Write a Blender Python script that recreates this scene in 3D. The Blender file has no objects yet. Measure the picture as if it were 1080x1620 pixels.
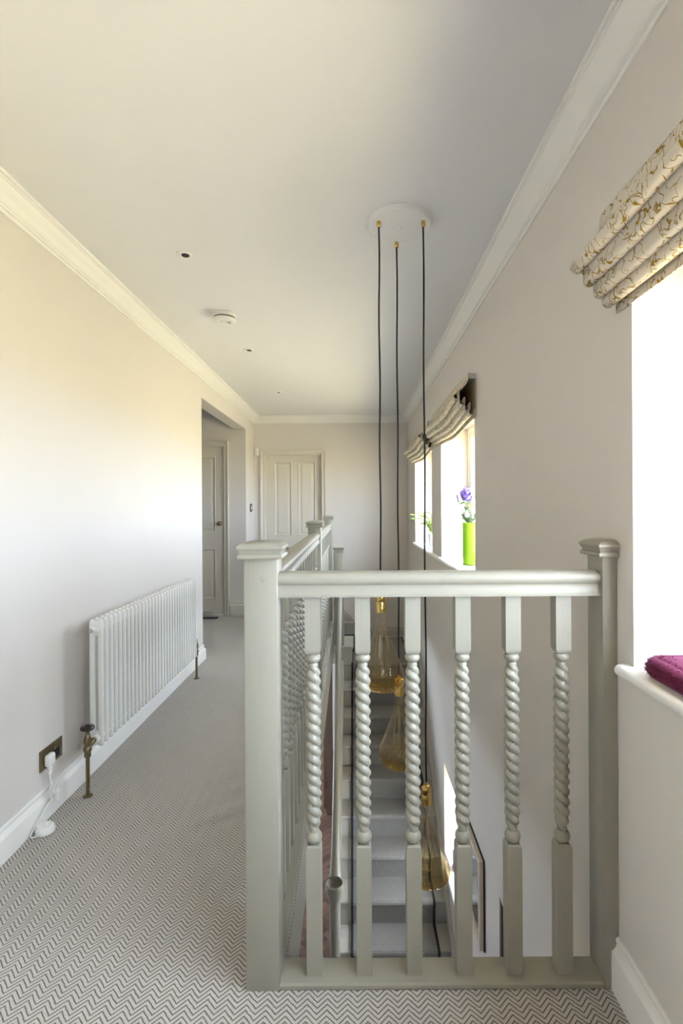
import bpy, bmesh, math, random
from mathutils import Matrix, Vector

random.seed(7)
C = bpy.context.scene.collection
PI = math.pi
R = math.radians

# ------------------------------------------------------------------ camera, light, exposure
EYE = 1.28
cam_data = bpy.data.cameras.new('camera')
cam = bpy.data.objects.new('camera', cam_data)
C.objects.link(cam)
cam.matrix_world = (Matrix.Translation((0, 0, EYE)) @ Matrix.Rotation(R(90), 4, 'X')
                    @ Matrix.Rotation(R(-0.33), 4, 'Z'))
cam_data.sensor_fit = 'HORIZONTAL'
cam_data.sensor_width = 36.0
cam_data.lens = 36.0 * 810 / 1080
cam_data.shift_x = -21 / 1080
cam_data.shift_y = -7 / 1080
cam_data.clip_start = 0.02
bpy.context.scene.camera = cam

SKY_STRENGTH = 26.5
world = bpy.data.worlds.new('sky')
bpy.context.scene.world = world
world.use_nodes = True
_bg = world.node_tree.nodes['Background']
_bg.inputs['Color'].default_value = (0.765, 0.855, 1.0, 1)
_bg.inputs['Strength'].default_value = SKY_STRENGTH

sun_data = bpy.data.lights.new('sun', 'SUN')
sun_data.energy = 58.0
sun_data.angle = R(1.0)
sun_data.color = (1.0, 0.95, 0.86)
sun = bpy.data.objects.new('sun', sun_data)
C.objects.link(sun)
sun.location = (-6, 8, 14)
# from behind the roof ridge: lights the garden, never enters the windows
sun.rotation_euler = Vector((-0.35, 0.35, 0.85)).to_track_quat('Z', 'Y').to_euler()

vs = bpy.context.scene.view_settings
bpy.context.scene.display_settings.display_device = 'sRGB'
vs.view_transform = 'Standard'
vs.look = 'None'
vs.exposure = 0.0
vs.gamma = 1.0
vs.use_curve_mapping = False
cy = bpy.context.scene.cycles
cy.max_bounces = 12
cy.diffuse_bounces = 8
cy.transparent_max_bounces = 16
cy.sample_clamp_indirect = 12.0

# ------------------------------------------------------------------ geometry of the place (metres)
LX, RX, FY, BY = -1.297, 0.693, 6.63, -2.2      # left, right, far and back wall faces
CZ = 2.467                                       # ceiling
GZ = -2.66                                       # floor downstairs
NY = 1.355                                       # face of the near newel
SILL = 0.878

# ------------------------------------------------------------------ node helpers
class NT:
    def __init__(self, name):
        self.m = bpy.data.materials.new(name)
        self.m.use_nodes = True
        self.t = self.m.node_tree
        self.b = self.t.nodes['Principled BSDF']
        self.out = self.t.nodes['Material Output']
    def n(self, typ, **kw):
        nd = self.t.nodes.new(typ)
        for k, v in kw.items():
            setattr(nd, k, v)
        return nd
    def l(self, a, b):
        self.t.links.new(a, b)
    def put(self, sock, v):
        if isinstance(v, (int, float)):
            sock.default_value = v
        elif isinstance(v, tuple):
            sock.default_value = v if len(v) != 3 or sock.type != 'RGBA' else (*v, 1)
        else:
            self.l(v, sock)
    def math(self, op, a, b=None, c=None, clamp=False):
        nd = self.n('ShaderNodeMath', operation=op)
        nd.use_clamp = clamp
        self.put(nd.inputs[0], a)
        if b is not None: self.put(nd.inputs[1], b)
        if c is not None: self.put(nd.inputs[2], c)
        return nd.outputs[0]
    def mix(self, f, a, b):
        nd = self.n('ShaderNodeMix', data_type='RGBA')
        self.put(nd.inputs[0], f); self.put(nd.inputs[6], a); self.put(nd.inputs[7], b)
        return nd.outputs[2]
    def coord(self, kind='Object'):
        return self.n('ShaderNodeTexCoord').outputs[kind]
    def noise(self, vec, scale, detail=3.0, rough=0.5):
        nd = self.n('ShaderNodeTexNoise')
        self.l(vec, nd.inputs['Vector'])
        nd.inputs['Scale'].default_value = scale
        nd.inputs['Detail'].default_value = detail
        nd.inputs['Roughness'].default_value = rough
        return nd.outputs['Fac']
    def scaled(self, vec, s):
        nd = self.n('ShaderNodeMapping')
        self.l(vec, nd.inputs['Vector'])
        nd.inputs['Scale'].default_value = s
        return nd.outputs[0]
    def bump(self, h, strength=0.2, dist=0.002):
        nd = self.n('ShaderNodeBump')
        nd.inputs['Strength'].default_value = strength
        nd.inputs['Distance'].default_value = dist
        self.l(h, nd.inputs['Height'])
        self.l(nd.outputs[0], self.b.inputs['Normal'])
    def base(self, color=None, rough=0.5, metal=0.0, spec=0.5):
        if color is not None: self.put(self.b.inputs['Base Color'], color)
        self.put(self.b.inputs['Roughness'], rough)
        self.b.inputs['Metallic'].default_value = metal
        self.b.inputs['Specular IOR Level'].default_value = spec
        return self

def mat_paint(name, col, rough=0.55, grain=0.0, var=0.03, spec=0.35):
    n = NT(name)
    oc = n.coord()
    f = n.noise(oc, 6.0, 4)
    dark = tuple(c * (1 - var) for c in col)
    n.base(n.mix(f, dark, col), rough, 0, spec)
    if grain:
        g = n.noise(n.scaled(oc, (260, 260, 7)), 1.0, 3)
        n.bump(g, grain, 0.002)
    else:
        n.bump(n.noise(oc, 320.0, 2), 0.06, 0.001)
    return n.m

def mat_plain(name, col, rough=0.5, metal=0.0, spec=0.5):
    n = NT(name)
    oc = n.coord()
    f = n.noise(oc, 40.0, 3)
    n.base(n.mix(f, tuple(c * 0.9 for c in col), col), rough, metal, spec)
    return n.m

WALL = mat_paint('wall_paint', (0.665, 0.63, 0.60), 0.75, spec=0.2)
CEIL = mat_paint('ceiling_paint', (0.755, 0.755, 0.77), 0.85, spec=0.15)
WHITE = mat_paint('white_gloss_paint', (0.80, 0.79, 0.77), 0.4)
WOOD = mat_paint('stone_painted_wood', (0.302, 0.288, 0.240), 0.32, grain=0.2)
STAIRP = mat_paint('stair_paint', (0.47, 0.445, 0.395), 0.4)
DOORP = mat_paint('door_paint', (0.64, 0.60, 0.53), 0.45)
RAD = mat_plain('radiator_enamel', (0.83, 0.83, 0.81), 0.25)
PLASTIC = mat_plain('white_plastic', (0.82, 0.82, 0.80), 0.35)
OLDBRASS = mat_plain('antique_brass', (0.24, 0.19, 0.11), 0.32, 0.9)
DARKWOOD = mat_plain('dark_turned_wood', (0.035, 0.022, 0.018), 0.3)
GOLD = mat_plain('polished_gold_metal', (0.72, 0.50, 0.17), 0.18, 1.0)
CORD = mat_plain('black_cord', (0.012, 0.011, 0.012), 0.7)
DARK = mat_plain('dark_metal', (0.03, 0.03, 0.032), 0.35, 0.6)
CHROME = mat_plain('chrome', (0.6, 0.6, 0.6), 0.15, 1.0)
BINDING = mat_plain('navy_binding_tape', (0.018, 0.021, 0.03), 0.85)
PINKWOOD = mat_paint('brown_wood', (0.21, 0.145, 0.105), 0.5, grain=0.25, var=0.3)
DOORDARK = mat_plain('dark_oak_lining', (0.07, 0.055, 0.038), 0.5)
CREAMF = mat_plain('cream_frame', (0.66, 0.56, 0.45), 0.5)
GREYF = mat_plain('grey_felt', (0.28, 0.265, 0.24), 0.95)
LILAC = mat_plain('lilac_wax', (0.42, 0.32, 0.56), 0.5)
COPPER = mat_plain('copper_metal', (0.55, 0.22, 0.13), 0.35, 0.6)
TRACKM = mat_plain('grey_rail_plastic', (0.50, 0.53, 0.57), 0.5)
LEAFM = mat_plain('grey_green_leaf', (0.10, 0.19, 0.10), 0.6)
LEAFB = mat_plain('green_leaf', (0.13, 0.25, 0.05), 0.5)
YLEAF = mat_plain('yellow_green_leaf', (0.36, 0.38, 0.07), 0.6)
PETALV = mat_plain('lilac_petal', (0.30, 0.22, 0.62), 0.6)
PETALY = mat_plain('cream_petal', (0.85, 0.78, 0.42), 0.6)
PETALW = mat_plain('white_petal', (0.82, 0.82, 0.78), 0.6)
PETALD = mat_plain('dark_lavender_bud', (0.15, 0.11, 0.24), 0.7)
POTW = mat_plain('pale_glazed_pot', (0.70, 0.70, 0.72), 0.25)

def mat_carpet(name='herringbone_carpet', k=1.0, pitch=0.0150, dk=1.0):
    """loop pile woven in chevrons, along the UV map: u across, v along, in metres"""
    n = NT(name)
    kk = lambda *c: tuple(x * k for x in c)
    uv = n.coord('UV')
    s = n.n('ShaderNodeSeparateXYZ'); n.l(uv, s.inputs[0])
    u, v = s.outputs[0], s.outputs[1]
    wob = n.math('MULTIPLY', n.math('SUBTRACT', n.noise(uv, 60.0, 2), 0.5), 0.0035)
    P = 0.052
    tri = n.math('MULTIPLY', n.math('ABSOLUTE', n.math('SUBTRACT', n.math('FRACT', n.math('DIVIDE', n.math('ADD', u, wob), P)), 0.5)), P)
    d = n.math('FRACT', n.math('DIVIDE', n.math('ADD', n.math('ADD', v, wob), tri), pitch))
    line = n.math('SUBTRACT', 1.0, n.math('MULTIPLY', n.math('ABSOLUTE', n.math('SUBTRACT', d, 0.5)), 2.0))   # 1 mid-stripe, 0 at the joint
    light = n.n('ShaderNodeMapRange'); light.interpolation_type = 'SMOOTHSTEP'
    n.l(line, light.inputs[0]); light.inputs[1].default_value = 0.14; light.inputs[2].default_value = 0.42
    # single loops within a stripe
    lu = n.math('SINE', n.math('MULTIPLY', u, 2 * PI / 0.0048))
    lv = n.math('SINE', n.math('ADD', n.math('MULTIPLY', v, 2 * PI / 0.0078), n.math('MULTIPLY', n.math('FLOOR', n.math('DIVIDE', u, 0.0048)), PI)))
    loop = n.math('MULTIPLY_ADD', n.math('ADD', lu, lv), 0.2, 0.6, clamp=True)
    tone = n.noise(uv, 9.0, 2)
    cream = n.mix(loop, kk(0.33, 0.31, 0.285), kk(0.66, 0.63, 0.58))
    dark = n.mix(loop, kk(0.085 * dk, 0.078 * dk, 0.078 * dk), kk(0.18 * dk, 0.165 * dk, 0.155 * dk))
    col = n.mix(light.outputs[0], dark, cream)
    col = n.mix(n.math('MULTIPLY', tone, 0.22), col, kk(0.30, 0.28, 0.25))
    n.base(col, 0.95, 0, 0.1)
    n.bump(n.math('ADD', n.math('MULTIPLY', light.outputs[0], 0.6), n.math('MULTIPLY', loop, 0.5)), 0.7, 0.003)
    return n.m
CARPET = mat_carpet()
RUNNER_SHADED = mat_carpet('herringbone_carpet_shaded', 0.60, 0.0165, 0.55)  # landing carpet again, stairwell shade darkened into its colour

def mat_blind():
    n = NT('cream_fabric_with_gold_scribble')
    uv = n.coord('UV')
    warp = n.n('ShaderNodeTexNoise'); n.l(uv, warp.inputs['Vector']); warp.inputs['Scale'].default_value = 22.0; warp.inputs['Detail'].default_value = 2.0
    wv = n.n('ShaderNodeVectorMath', operation='MULTIPLY_ADD')
    n.l(warp.outputs['Color'], wv.inputs[0]); wv.inputs[1].default_value = (0.085, 0.085, 0.0); n.l(uv, wv.inputs[2])
    vor = n.n('ShaderNodeTexVoronoi', feature='DISTANCE_TO_EDGE'); n.l(wv.outputs[0], vor.inputs['Vector']); vor.inputs['Scale'].default_value = 24.0
    soft = lambda v, a, b: n.math('SUBTRACT', 1.0, n.math('SMOOTH_MIN', n.math('MAXIMUM', n.math('DIVIDE', n.math('SUBTRACT', v, a), b - a), 0.0), 1.0, 0.1), clamp=True)
    line1 = soft(vor.outputs['Distance'], 0.015, 0.036)
    gap = n.math('GREATER_THAN', n.noise(uv, 42.0, 1), 0.42)
    off = n.n('ShaderNodeMapping'); n.l(wv.outputs[0], off.inputs['Vector']); off.inputs['Location'].default_value = (0.37, 0.71, 0.0)
    vor2 = n.n('ShaderNodeTexVoronoi', feature='DISTANCE_TO_EDGE'); n.l(off.outputs[0], vor2.inputs['Vector']); vor2.inputs['Scale'].default_value = 17.0
    line2 = soft(vor2.outputs['Distance'], 0.010, 0.026)
    gap2 = n.math('GREATER_THAN', n.noise(uv, 33.0, 1), 0.50)
    f = n.math('MAXIMUM', n.math('MULTIPLY', line1, gap), n.math('MULTIPLY', line2, gap2))
    col = n.mix(f, (0.90, 0.86, 0.78), (0.40, 0.27, 0.04))
    n.base(col, 0.8, 0, 0.15)
    n.bump(n.noise(n.scaled(uv, (900, 900, 900)), 1.0, 2), 0.15, 0.001)
    tr = n.n('ShaderNodeBsdfTranslucent'); n.l(col, tr.inputs['Color'])
    mx = n.n('ShaderNodeMixShader'); mx.inputs[0].default_value = 0.45
    n.l(n.b.outputs[0], mx.inputs[1]); n.l(tr.outputs[0], mx.inputs[2]); n.l(mx.outputs[0], n.out.inputs['Surface'])
    return n.m
BLIND = mat_blind()
LINING = mat_plain('tan_blind_lining', (0.62, 0.50, 0.33), 0.85)

def mat_glassy(name, tint, refl=0.12, ribs=False, grad=None):
    """thin blown glass: tinted see-through sheet with a sharp reflection"""
    n = NT(name)
    tr = n.n('ShaderNodeBsdfTransparent')
    gl = n.n('ShaderNodeBsdfGlossy'); gl.inputs['Roughness'].default_value = 0.02
    lw = n.n('ShaderNodeLayerWeight'); lw.inputs['Blend'].default_value = 0.5
    facing = n.math('POWER', lw.outputs['Facing'], 4.0)
    if grad:
        g = n.n('ShaderNodeSeparateXYZ'); n.l(n.coord('Generated'), g.inputs[0])
        mr = n.n('ShaderNodeMapRange'); mr.interpolation_type = 'SMOOTHSTEP'
        n.l(g.outputs[2], mr.inputs[0]); mr.inputs[1].default_value = grad[1]; mr.inputs[2].default_value = grad[2]
        body = n.mix(mr.outputs[0], grad[0], tint)
        n.l(n.mix(n.math('POWER', lw.outputs['Facing'], 5.0), body, (0.66, 0.47, 0.20)), tr.inputs['Color'])
    else:
        tr.inputs['Color'].default_value = (*tint, 1)
    gl.inputs['Color'].default_value = (1.0, 0.93, 0.78, 1) if ribs else (1, 1, 1, 1)
    if ribs:
        o = n.n('ShaderNodeSeparateXYZ'); n.l(n.coord('Generated'), o.inputs[0])
        ang = n.math('ARCTAN2', n.math('SUBTRACT', o.outputs[1], 0.5), n.math('SUBTRACT', o.outputs[0], 0.5))
        w = n.math('SINE', n.math('MULTIPLY', ang, 26.0))
        bp = n.n('ShaderNodeBump'); bp.inputs['Strength'].default_value = 0.5; bp.inputs['Distance'].default_value = 0.002
        n.l(w, bp.inputs['Height']); n.l(bp.outputs[0], gl.inputs['Normal'])
    f = n.math('ADD', n.math('MULTIPLY', facing, 0.75), refl, clamp=True)
    mx = n.n('ShaderNodeMixShader')
    n.l(f, mx.inputs[0]); n.l(tr.outputs[0], mx.inputs[1]); n.l(gl.outputs[0], mx.inputs[2])
    n.l(mx.outputs[0], n.out.inputs['Surface'])
    return n.m
PANE = mat_glassy('window_glass', (0.97, 0.985, 0.98), 0.03)
BULB = mat_glassy('gold_tinted_bulb_glass', (0.97, 0.95, 0.90), 0.05, True, ((0.84, 0.69, 0.40), 0.16, 0.32))
CLEAR = mat_glassy('clear_stem_glass', (0.95, 0.93, 0.88), 0.10)
GREENG = NT('lime_green_glass')
GREENG.base((0.45, 0.66, 0.06), 0.08, 0, 0.5)
_t = GREENG.n('ShaderNodeBsdfTranslucent'); _t.inputs['Color'].default_value = (0.50, 0.72, 0.06, 1)
_m = GREENG.n('ShaderNodeMixShader'); _m.inputs[0].default_value = 0.5
GREENG.l(GREENG.b.outputs[0], _m.inputs[1]); GREENG.l(_t.outputs[0], _m.inputs[2]); GREENG.l(_m.outputs[0], GREENG.out.inputs['Surface'])
GREENG = GREENG.m

def mat_parquet():
    n = NT('oiled_wood_block')
    oi = n.n('ShaderNodeObjectInfo')
    oc = n.coord()
    g = n.noise(n.scaled(oc, (14, 120, 40)), 1.0, 4)
    c = n.mix(oi.outputs['Random'], (0.15, 0.088, 0.064), (0.31, 0.19, 0.135))
    c = n.mix(n.math('MULTIPLY', g, 0.6), c, (0.09, 0.045, 0.035))
    n.base(c, 0.4, 0, 0.4)
    n.bump(g, 0.1, 0.001)
    return n.m
PARQUET = mat_parquet()

def mat_mirror():
    n = NT('silvered_mirror')
    n.base((0.82, 0.84, 0.84), 0.02, 1.0)
    return n.m
MIRROR = mat_mirror()

def mat_fur():
    n = NT('burgundy_plush')
    f = n.noise(n.coord(), 60.0, 3)
    n.base(n.mix(f, (0.055, 0.002, 0.016), (0.13, 0.009, 0.042)), 0.85, 0, 0.2)
    n.b.inputs['Sheen Weight'].default_value = 0.22
    n.b.inputs['Sheen Tint'].default_value = (0.9, 0.35, 0.65, 1)
    return n.m
FUR = mat_fur()

def mat_lawn():
    n = NT('lawn_and_hedge_green')
    f = n.noise(n.coord(), 0.6, 5)
    n.base(n.mix(f, (0.42, 0.345, 0.19), (0.54, 0.45, 0.27)), 0.9, 0, 0.1)
    return n.m
LAWN = mat_lawn()

# ------------------------------------------------------------------ mesh helpers (world coordinates)
def bm_box(bm, lo, hi, bevel=0.0, seg=2):
    r = bmesh.ops.create_cube(bm, size=1.0)
    vsx = r['verts']
    for v in vsx:
        v.co = Vector((lo[i] + (v.co[i] + 0.5) * (hi[i] - lo[i]) for i in range(3)))
    if bevel:
        es = list({e for v in vsx for e in v.link_edges})
        bmesh.ops.bevel(bm, geom=es, offset=bevel, segments=seg, affect='EDGES', profile=0.5)

def bm_rings(bm, rings, closed=True, cap=True):
    """bridge rings of equal length; closed = each ring is a loop"""
    vr = [[bm.verts.new(p) for p in ring] for ring in rings]
    m = len(rings[0])
    for a, b in zip(vr, vr[1:]):
        for i in range(m if closed else m - 1):
            j = (i + 1) % m
            bm.faces.new((a[i], a[j], b[j], b[i]))
    if cap and closed:
        bm.faces.new(vr[0][::-1]); bm.faces.new(vr[-1])
    return vr

def bm_prism(bm, prof, axis, a0, a1):
    """prof: closed loop of 2D points; axis x: (y,z), y: (x,z), z: (x,y). a0/a1: numbers or functions of the point"""
    f = {'x': lambda p, a: (a, p[0], p[1]), 'y': lambda p, a: (p[0], a, p[1]), 'z': lambda p, a: (p[0], p[1], a)}[axis]
    g = lambda a, p: a(p) if callable(a) else a
    bm_rings(bm, [[f(p, g(a0, p)) for p in prof], [f(p, g(a1, p)) for p in prof]])

def bm_lathe(bm, prof, c, seg=24, rot=0.0, k=1.0, cap=True, axis='z'):
    rings = []
    for r, z in prof:
        ring = []
        for i in range(seg):
            a = rot + 2 * PI * i / seg
            x, y = r * k * math.cos(a), r * k * math.sin(a)
            if axis == 'z': ring.append((c[0] + x, c[1] + y, c[2] + z))
            elif axis == 'y': ring.append((c[0] + x, c[1] + z, c[2] - y))
            else: ring.append((c[0] + z, c[1] + x, c[2] + y))
        rings.append(ring)
    bm_rings(bm, rings, True, cap)

def bm_square(bm, prof, c):
    bm_lathe(bm, prof, c, 4, PI / 4, math.sqrt(2))

def bm_tube(bm, pts, r, seg=10):
    pts = [Vector(p) for p in pts]
    rings = []
    up = None
    for i, p in enumerate(pts):
        t = (pts[min(i + 1, len(pts) - 1)] - pts[max(i - 1, 0)]).normalized()
        if up is None:
            up = Vector((1, 0, 0)) if abs(t.x) < 0.9 else Vector((0, 1, 0))
        s = t.cross(up).normalized(); up = s.cross(t).normalized()
        rr = r[i] if isinstance(r, (list, tuple)) else r
        rings.append([p + (s * math.cos(2 * PI * k / seg) + up * math.sin(2 * PI * k / seg)) * rr for k in range(seg)])
    bm_rings(bm, rings)

def smooth_path(pts, n=6):
    """Catmull-Rom through pts"""
    P = [Vector(p) for p in pts]
    out = []
    for i in range(len(P) - 1):
        p0, p1, p2, p3 = P[max(i - 1, 0)], P[i], P[i + 1], P[min(i + 2, len(P) - 1)]
        for k in range(n):
            t = k / n
            out.append(0.5 * ((2 * p1) + (p2 - p0) * t + (2 * p0 - 5 * p1 + 4 * p2 - p3) * t * t + (3 * p1 - p0 - 3 * p2 + p3) * t ** 3))
    out.append(P[-1])
    return out

def origin_of(o):
    v = Vector((0, 0, 0))
    while o is not None:
        v += o.location; o = o.parent
    return v

def mk(name, bm, m, parent=None, angle=35, local=False, normals=True):
    if normals:
        bmesh.ops.recalc_face_normals(bm, faces=bm.faces)
    me = bpy.data.meshes.new(name)
    bm.to_mesh(me); bm.free()
    if isinstance(m, (list, tuple)):
        for x in m: me.materials.append(x)
    else:
        me.materials.append(m)
    if angle:
        me.shade_smooth()
        me.set_sharp_from_angle(angle=R(angle))
    o = bpy.data.objects.new(name, me)
    C.objects.link(o)
    if parent is not None:
        o.parent = parent
        if not local:
            me.transform(Matrix.Translation(-origin_of(parent)))
    elif not local:
        co = [v.co for v in me.vertices]
        c = Vector(((min(v.x for v in co) + max(v.x for v in co)) / 2, (min(v.y for v in co) + max(v.y for v in co)) / 2, min(v.z for v in co)))
        me.transform(Matrix.Translation(-c)); o.location = c
    return o

def new(): return bmesh.new()

def thing(name, loc, label, cat, group=None, kind=None, rz=0.0):
    o = bpy.data.objects.new(name, None)
    C.objects.link(o)
    o.location = loc; o.rotation_euler = (0, 0, rz)
    o.empty_display_size = 0.1
    return tag(o, label, cat, group, kind)

def tag(o, label=None, cat=None, group=None, kind=None):
    if label: o['label'] = label
    if cat: o['category'] = cat
    if group: o['group'] = group
    if kind: o['kind'] = kind
    return o

def struct(name, bm, m, parent=None, angle=35):
    o = mk(name, bm, m, parent, angle)
    if parent is None: o['kind'] = 'structure'
    return o

def struct_root(name, loc):
    o = bpy.data.objects.new(name, None); C.objects.link(o); o.location = loc
    o['kind'] = 'structure'
    return o

def box_obj(name, lo, hi, m, parent=None, bevel=0.0, seg=2):
    bm = new(); bm_box(bm, lo, hi, bevel, seg)
    return mk(name, bm, m, parent)

def uv_xy(o, fu):
    me = o.data
    uvl = me.uv_layers.new(name='UVMap')
    off = origin_of(o)
    for lp in me.loops:
        uvl.data[lp.index].uv = fu(me.vertices[lp.vertex_index].co + off)

def wall_mesh(axis, face, depth, u0, u1, z0, z1, holes):
    """wall slab with real openings. axis 'x': plane x=face, u=y; axis 'y': plane y=face, u=x. depth is signed."""
    us = sorted({u0, u1, *[h[0] for h in holes], *[h[1] for h in holes]})
    zs = sorted({z0, z1, *[h[2] for h in holes], *[h[3] for h in holes]})
    us = [u for u in us if u0 <= u <= u1]; zs = [z for z in zs if z0 <= z <= z1]
    bm = new()
    P = (lambda u, z, d: (face + d, u, z)) if axis == 'x' else (lambda u, z, d: (u, face + d, z))
    cache = {}
    def V(u, z, d):
        k = (u, z, d)
        if k not in cache: cache[k] = bm.verts.new(P(u, z, d))
        return cache[k]
    def solid(i, j):
        if not (0 <= i < len(us) - 1 and 0 <= j < len(zs) - 1): return False
        cu, cz = (us[i] + us[i + 1]) / 2, (zs[j] + zs[j + 1]) / 2
        return not any(h[0] < cu < h[1] and h[2] < cz < h[3] for h in holes)
    for i in range(len(us) - 1):
        for j in range(len(zs) - 1):
            if not solid(i, j): continue
            a, b, c, d = us[i], us[i + 1], zs[j], zs[j + 1]
            for dd in (0, depth):
                bm.faces.new([V(a, c, dd), V(b, c, dd), V(b, d, dd), V(a, d, dd)])
            for di, dj, e in ((-1, 0, ((a, c), (a, d))), (1, 0, ((b, c), (b, d))), (0, -1, ((a, c), (b, c))), (0, 1, ((a, d), (b, d)))):
                if not solid(i + di, j + dj):
                    (p, q), (r_, s) = e
                    bm.faces.new([V(p, q, 0), V(r_, s, 0), V(r_, s, depth), V(p, q, depth)])
    return bm

# ------------------------------------------------------------------ the setting: shell
W1 = (-0.75, 1.276, SILL - 0.02, 1.90)
W2 = (2.954, 4.10, SILL - 0.02, 1.90)
W3 = (4.59, 5.865, SILL - 0.02, 1.90)
W4 = (3.22, 4.04, -1.53, -0.74)
DN = (2.06, 2.495, GZ, -0.62)
struct('wall_right', wall_mesh('x', RX, 0.30, BY, 8.4, GZ, CZ, [W1, W2, W3, W4, DN]), WALL, angle=0)
HALL = (4.35, 6.11, 0.0, 2.222)
struct('wall_left', wall_mesh('x', LX, -0.138, BY, FY, 0.0, CZ, [HALL]), WALL, angle=0)
FD = (-1.170, -0.418, 0.0, 1.985)         # far door opening
struct('wall_far', wall_mesh('y', FY, 0.12, LX - 0.14, RX, -0.7, CZ, [FD]), WALL, angle=0)
struct('wall_back', wall_mesh('y', BY, -0.1, -3.0, RX + 0.3, GZ, CZ, []), WALL, angle=0)
HD = (-2.33, -1.552, 0.0, 2.03)           # door of the side passage
struct('wall_hall_far', wall_mesh('y', HALL[1], 0.12, -3.0, LX - 0.138, 0.0, CZ, [HD]), WALL, angle=0)
struct('wall_hall_left', wall_mesh('x', -3.0, -0.1, 2.6, HALL[1], 0.0, CZ, []), WALL, angle=0)
struct('wall_hall_near', wall_mesh('y', 2.6, -0.1, -3.0, LX - 0.138, 0.0, CZ, []), WALL, angle=0)
GW = (5.2, 7.3, GZ + 0.95, GZ + 1.9)  # opening for the added window that lights the parquet
struct('wall_ground_left', wall_mesh('x', -3.1, -0.2, BY, 8.4, GZ, 0.3, [GW]), WALL, angle=0)
struct('wall_ground_far', wall_mesh('y', 8.3, 0.1, -3.1, RX, GZ, 0.2, []), WALL, angle=0)
bm = new(); bm_box(bm, (-3.2, BY - 0.1, CZ), (RX + 0.3, 8.5, CZ + 0.1))
struct('ceiling', bm, CEIL)
bm = new(); bm_box(bm, (-3.2, FY + 0.13, 0.2), (RX + 0.3, 8.5, 0.3))
struct('ceiling.001', bm, CEIL)

# upstairs floor: an L of carpet round the stairwell
edge = lambda y: -0.2 - 0.05 * (y - 1.42) / (FY - 1.42)
bm = new()
bm_prism(bm, [(-3.0, BY), (RX, BY), (RX, 1.42), (edge(1.42), 1.42), (edge(FY), FY), (-3.0, FY)], 'z', -0.012, 0.0)
floor = struct('floor', bm, CARPET)
uv_xy(floor, lambda p: (p.x, p.y))
bm = new()
bm_prism(bm, [(-3.1, BY), (RX, BY), (RX, 1.415), (edge(1.42) - 0.018, 1.415), (edge(FY) - 0.018, FY), (-3.1, FY)], 'z', -0.26, -0.0125)
struct('ceiling.002', bm, CEIL)
bm = new()   # painted facings of the stairwell edge
bm_prism(bm, [(edge(1.42) - 0.016, 1.42), (edge(1.42), 1.42), (edge(FY), FY), (edge(FY) - 0.016, FY)], 'z', -0.29, -0.013)
struct('trim_1', bm, WOOD)
bm = new(); bm_box(bm, (edge(1.42), 1.416, -0.29), (RX, 1.432, -0.013))
struct('trim_2', bm, WOOD)

# downstairs floor of herringbone blocks
bm = new(); bm_box(bm, (-3.1, BY, GZ - 0.05), (RX, 8.4, GZ - 0.012))
gfloor = struct('floor.001', bm, PINKWOOD)
bl, bw = 0.28, 0.07
bm = new(); bm_box(bm, (-bl / 2 + 0.001, -bw / 2 + 0.001, -0.012), (bl / 2 - 0.001, bw / 2 - 0.001, 0.0), 0.0015, 1)
proto = mk('parquet_block', bm, PARQUET, gfloor, local=True)
first = True
ca, sa = math.cos(R(45)), math.sin(R(45))
gof = origin_of(gfloor)
for i in range(-60, 60):
    for j in range(-60, 60):
        # herringbone lattice: step (w,w) along the zigzag, (2l... ) across
        bx, by = i * bw + j * bl, i * bw - j * bl
        for kind in (0, 1):
            if kind == 0: px, py, an = bx, by, 0.0
            else: px, py, an = bx - bl / 2 + bw / 2, by + bl / 2 + bw / 2, PI / 2
            qx, qy = px * ca - py * sa - 0.4, px * sa + py * ca + 5.5
            if not (4.05 < qy < 8.3 and -0.66 - 0.03 * (qy - 4) < qx < -0.10): continue
            o = proto if first else proto.copy()
            if not first: C.objects.link(o)
            first = False
            o.parent = gfloor
            o.location = Vector((qx, qy, GZ + random.uniform(-0.0006, 0.0006))) - gof
            o.rotation_euler = (0, 0, an + R(45))

# ------------------------------------------------------------------ cornice, skirting, boards
cor = [(0, 0.092), (0.007, 0.092), (0.011, 0.086), (0.011, 0.082), (0.019, 0.080), (0.020, 0.075), (0.024, 0.073), (0.030, 0.067),
       (0.036, 0.058), (0.045, 0.047), (0.056, 0.035), (0.063, 0.025), (0.066, 0.019), (0.071, 0.018), (0.072, 0.013), (0.080, 0.012), (0.081, 0.0), (0, 0)]
bm = new(); bm_prism(bm, [(LX + d, CZ - h) for d, h in cor], 'y', BY, lambda p: FY - (p[0] - LX)); struct('trim_3', bm, WHITE, angle=25)
bm = new(); bm_prism(bm, [(RX - d, CZ - h) for d, h in cor], 'y', BY, lambda p: FY - (RX - p[0])); struct('trim_4', bm, WHITE, angle=25)
bm = new(); bm_prism(bm, [(FY - d, CZ - h) for d, h in cor], 'x', lambda p: LX + (FY - p[0]), lambda p: RX - (FY - p[0])); struct('trim_5', bm, WHITE, angle=25)

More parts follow.
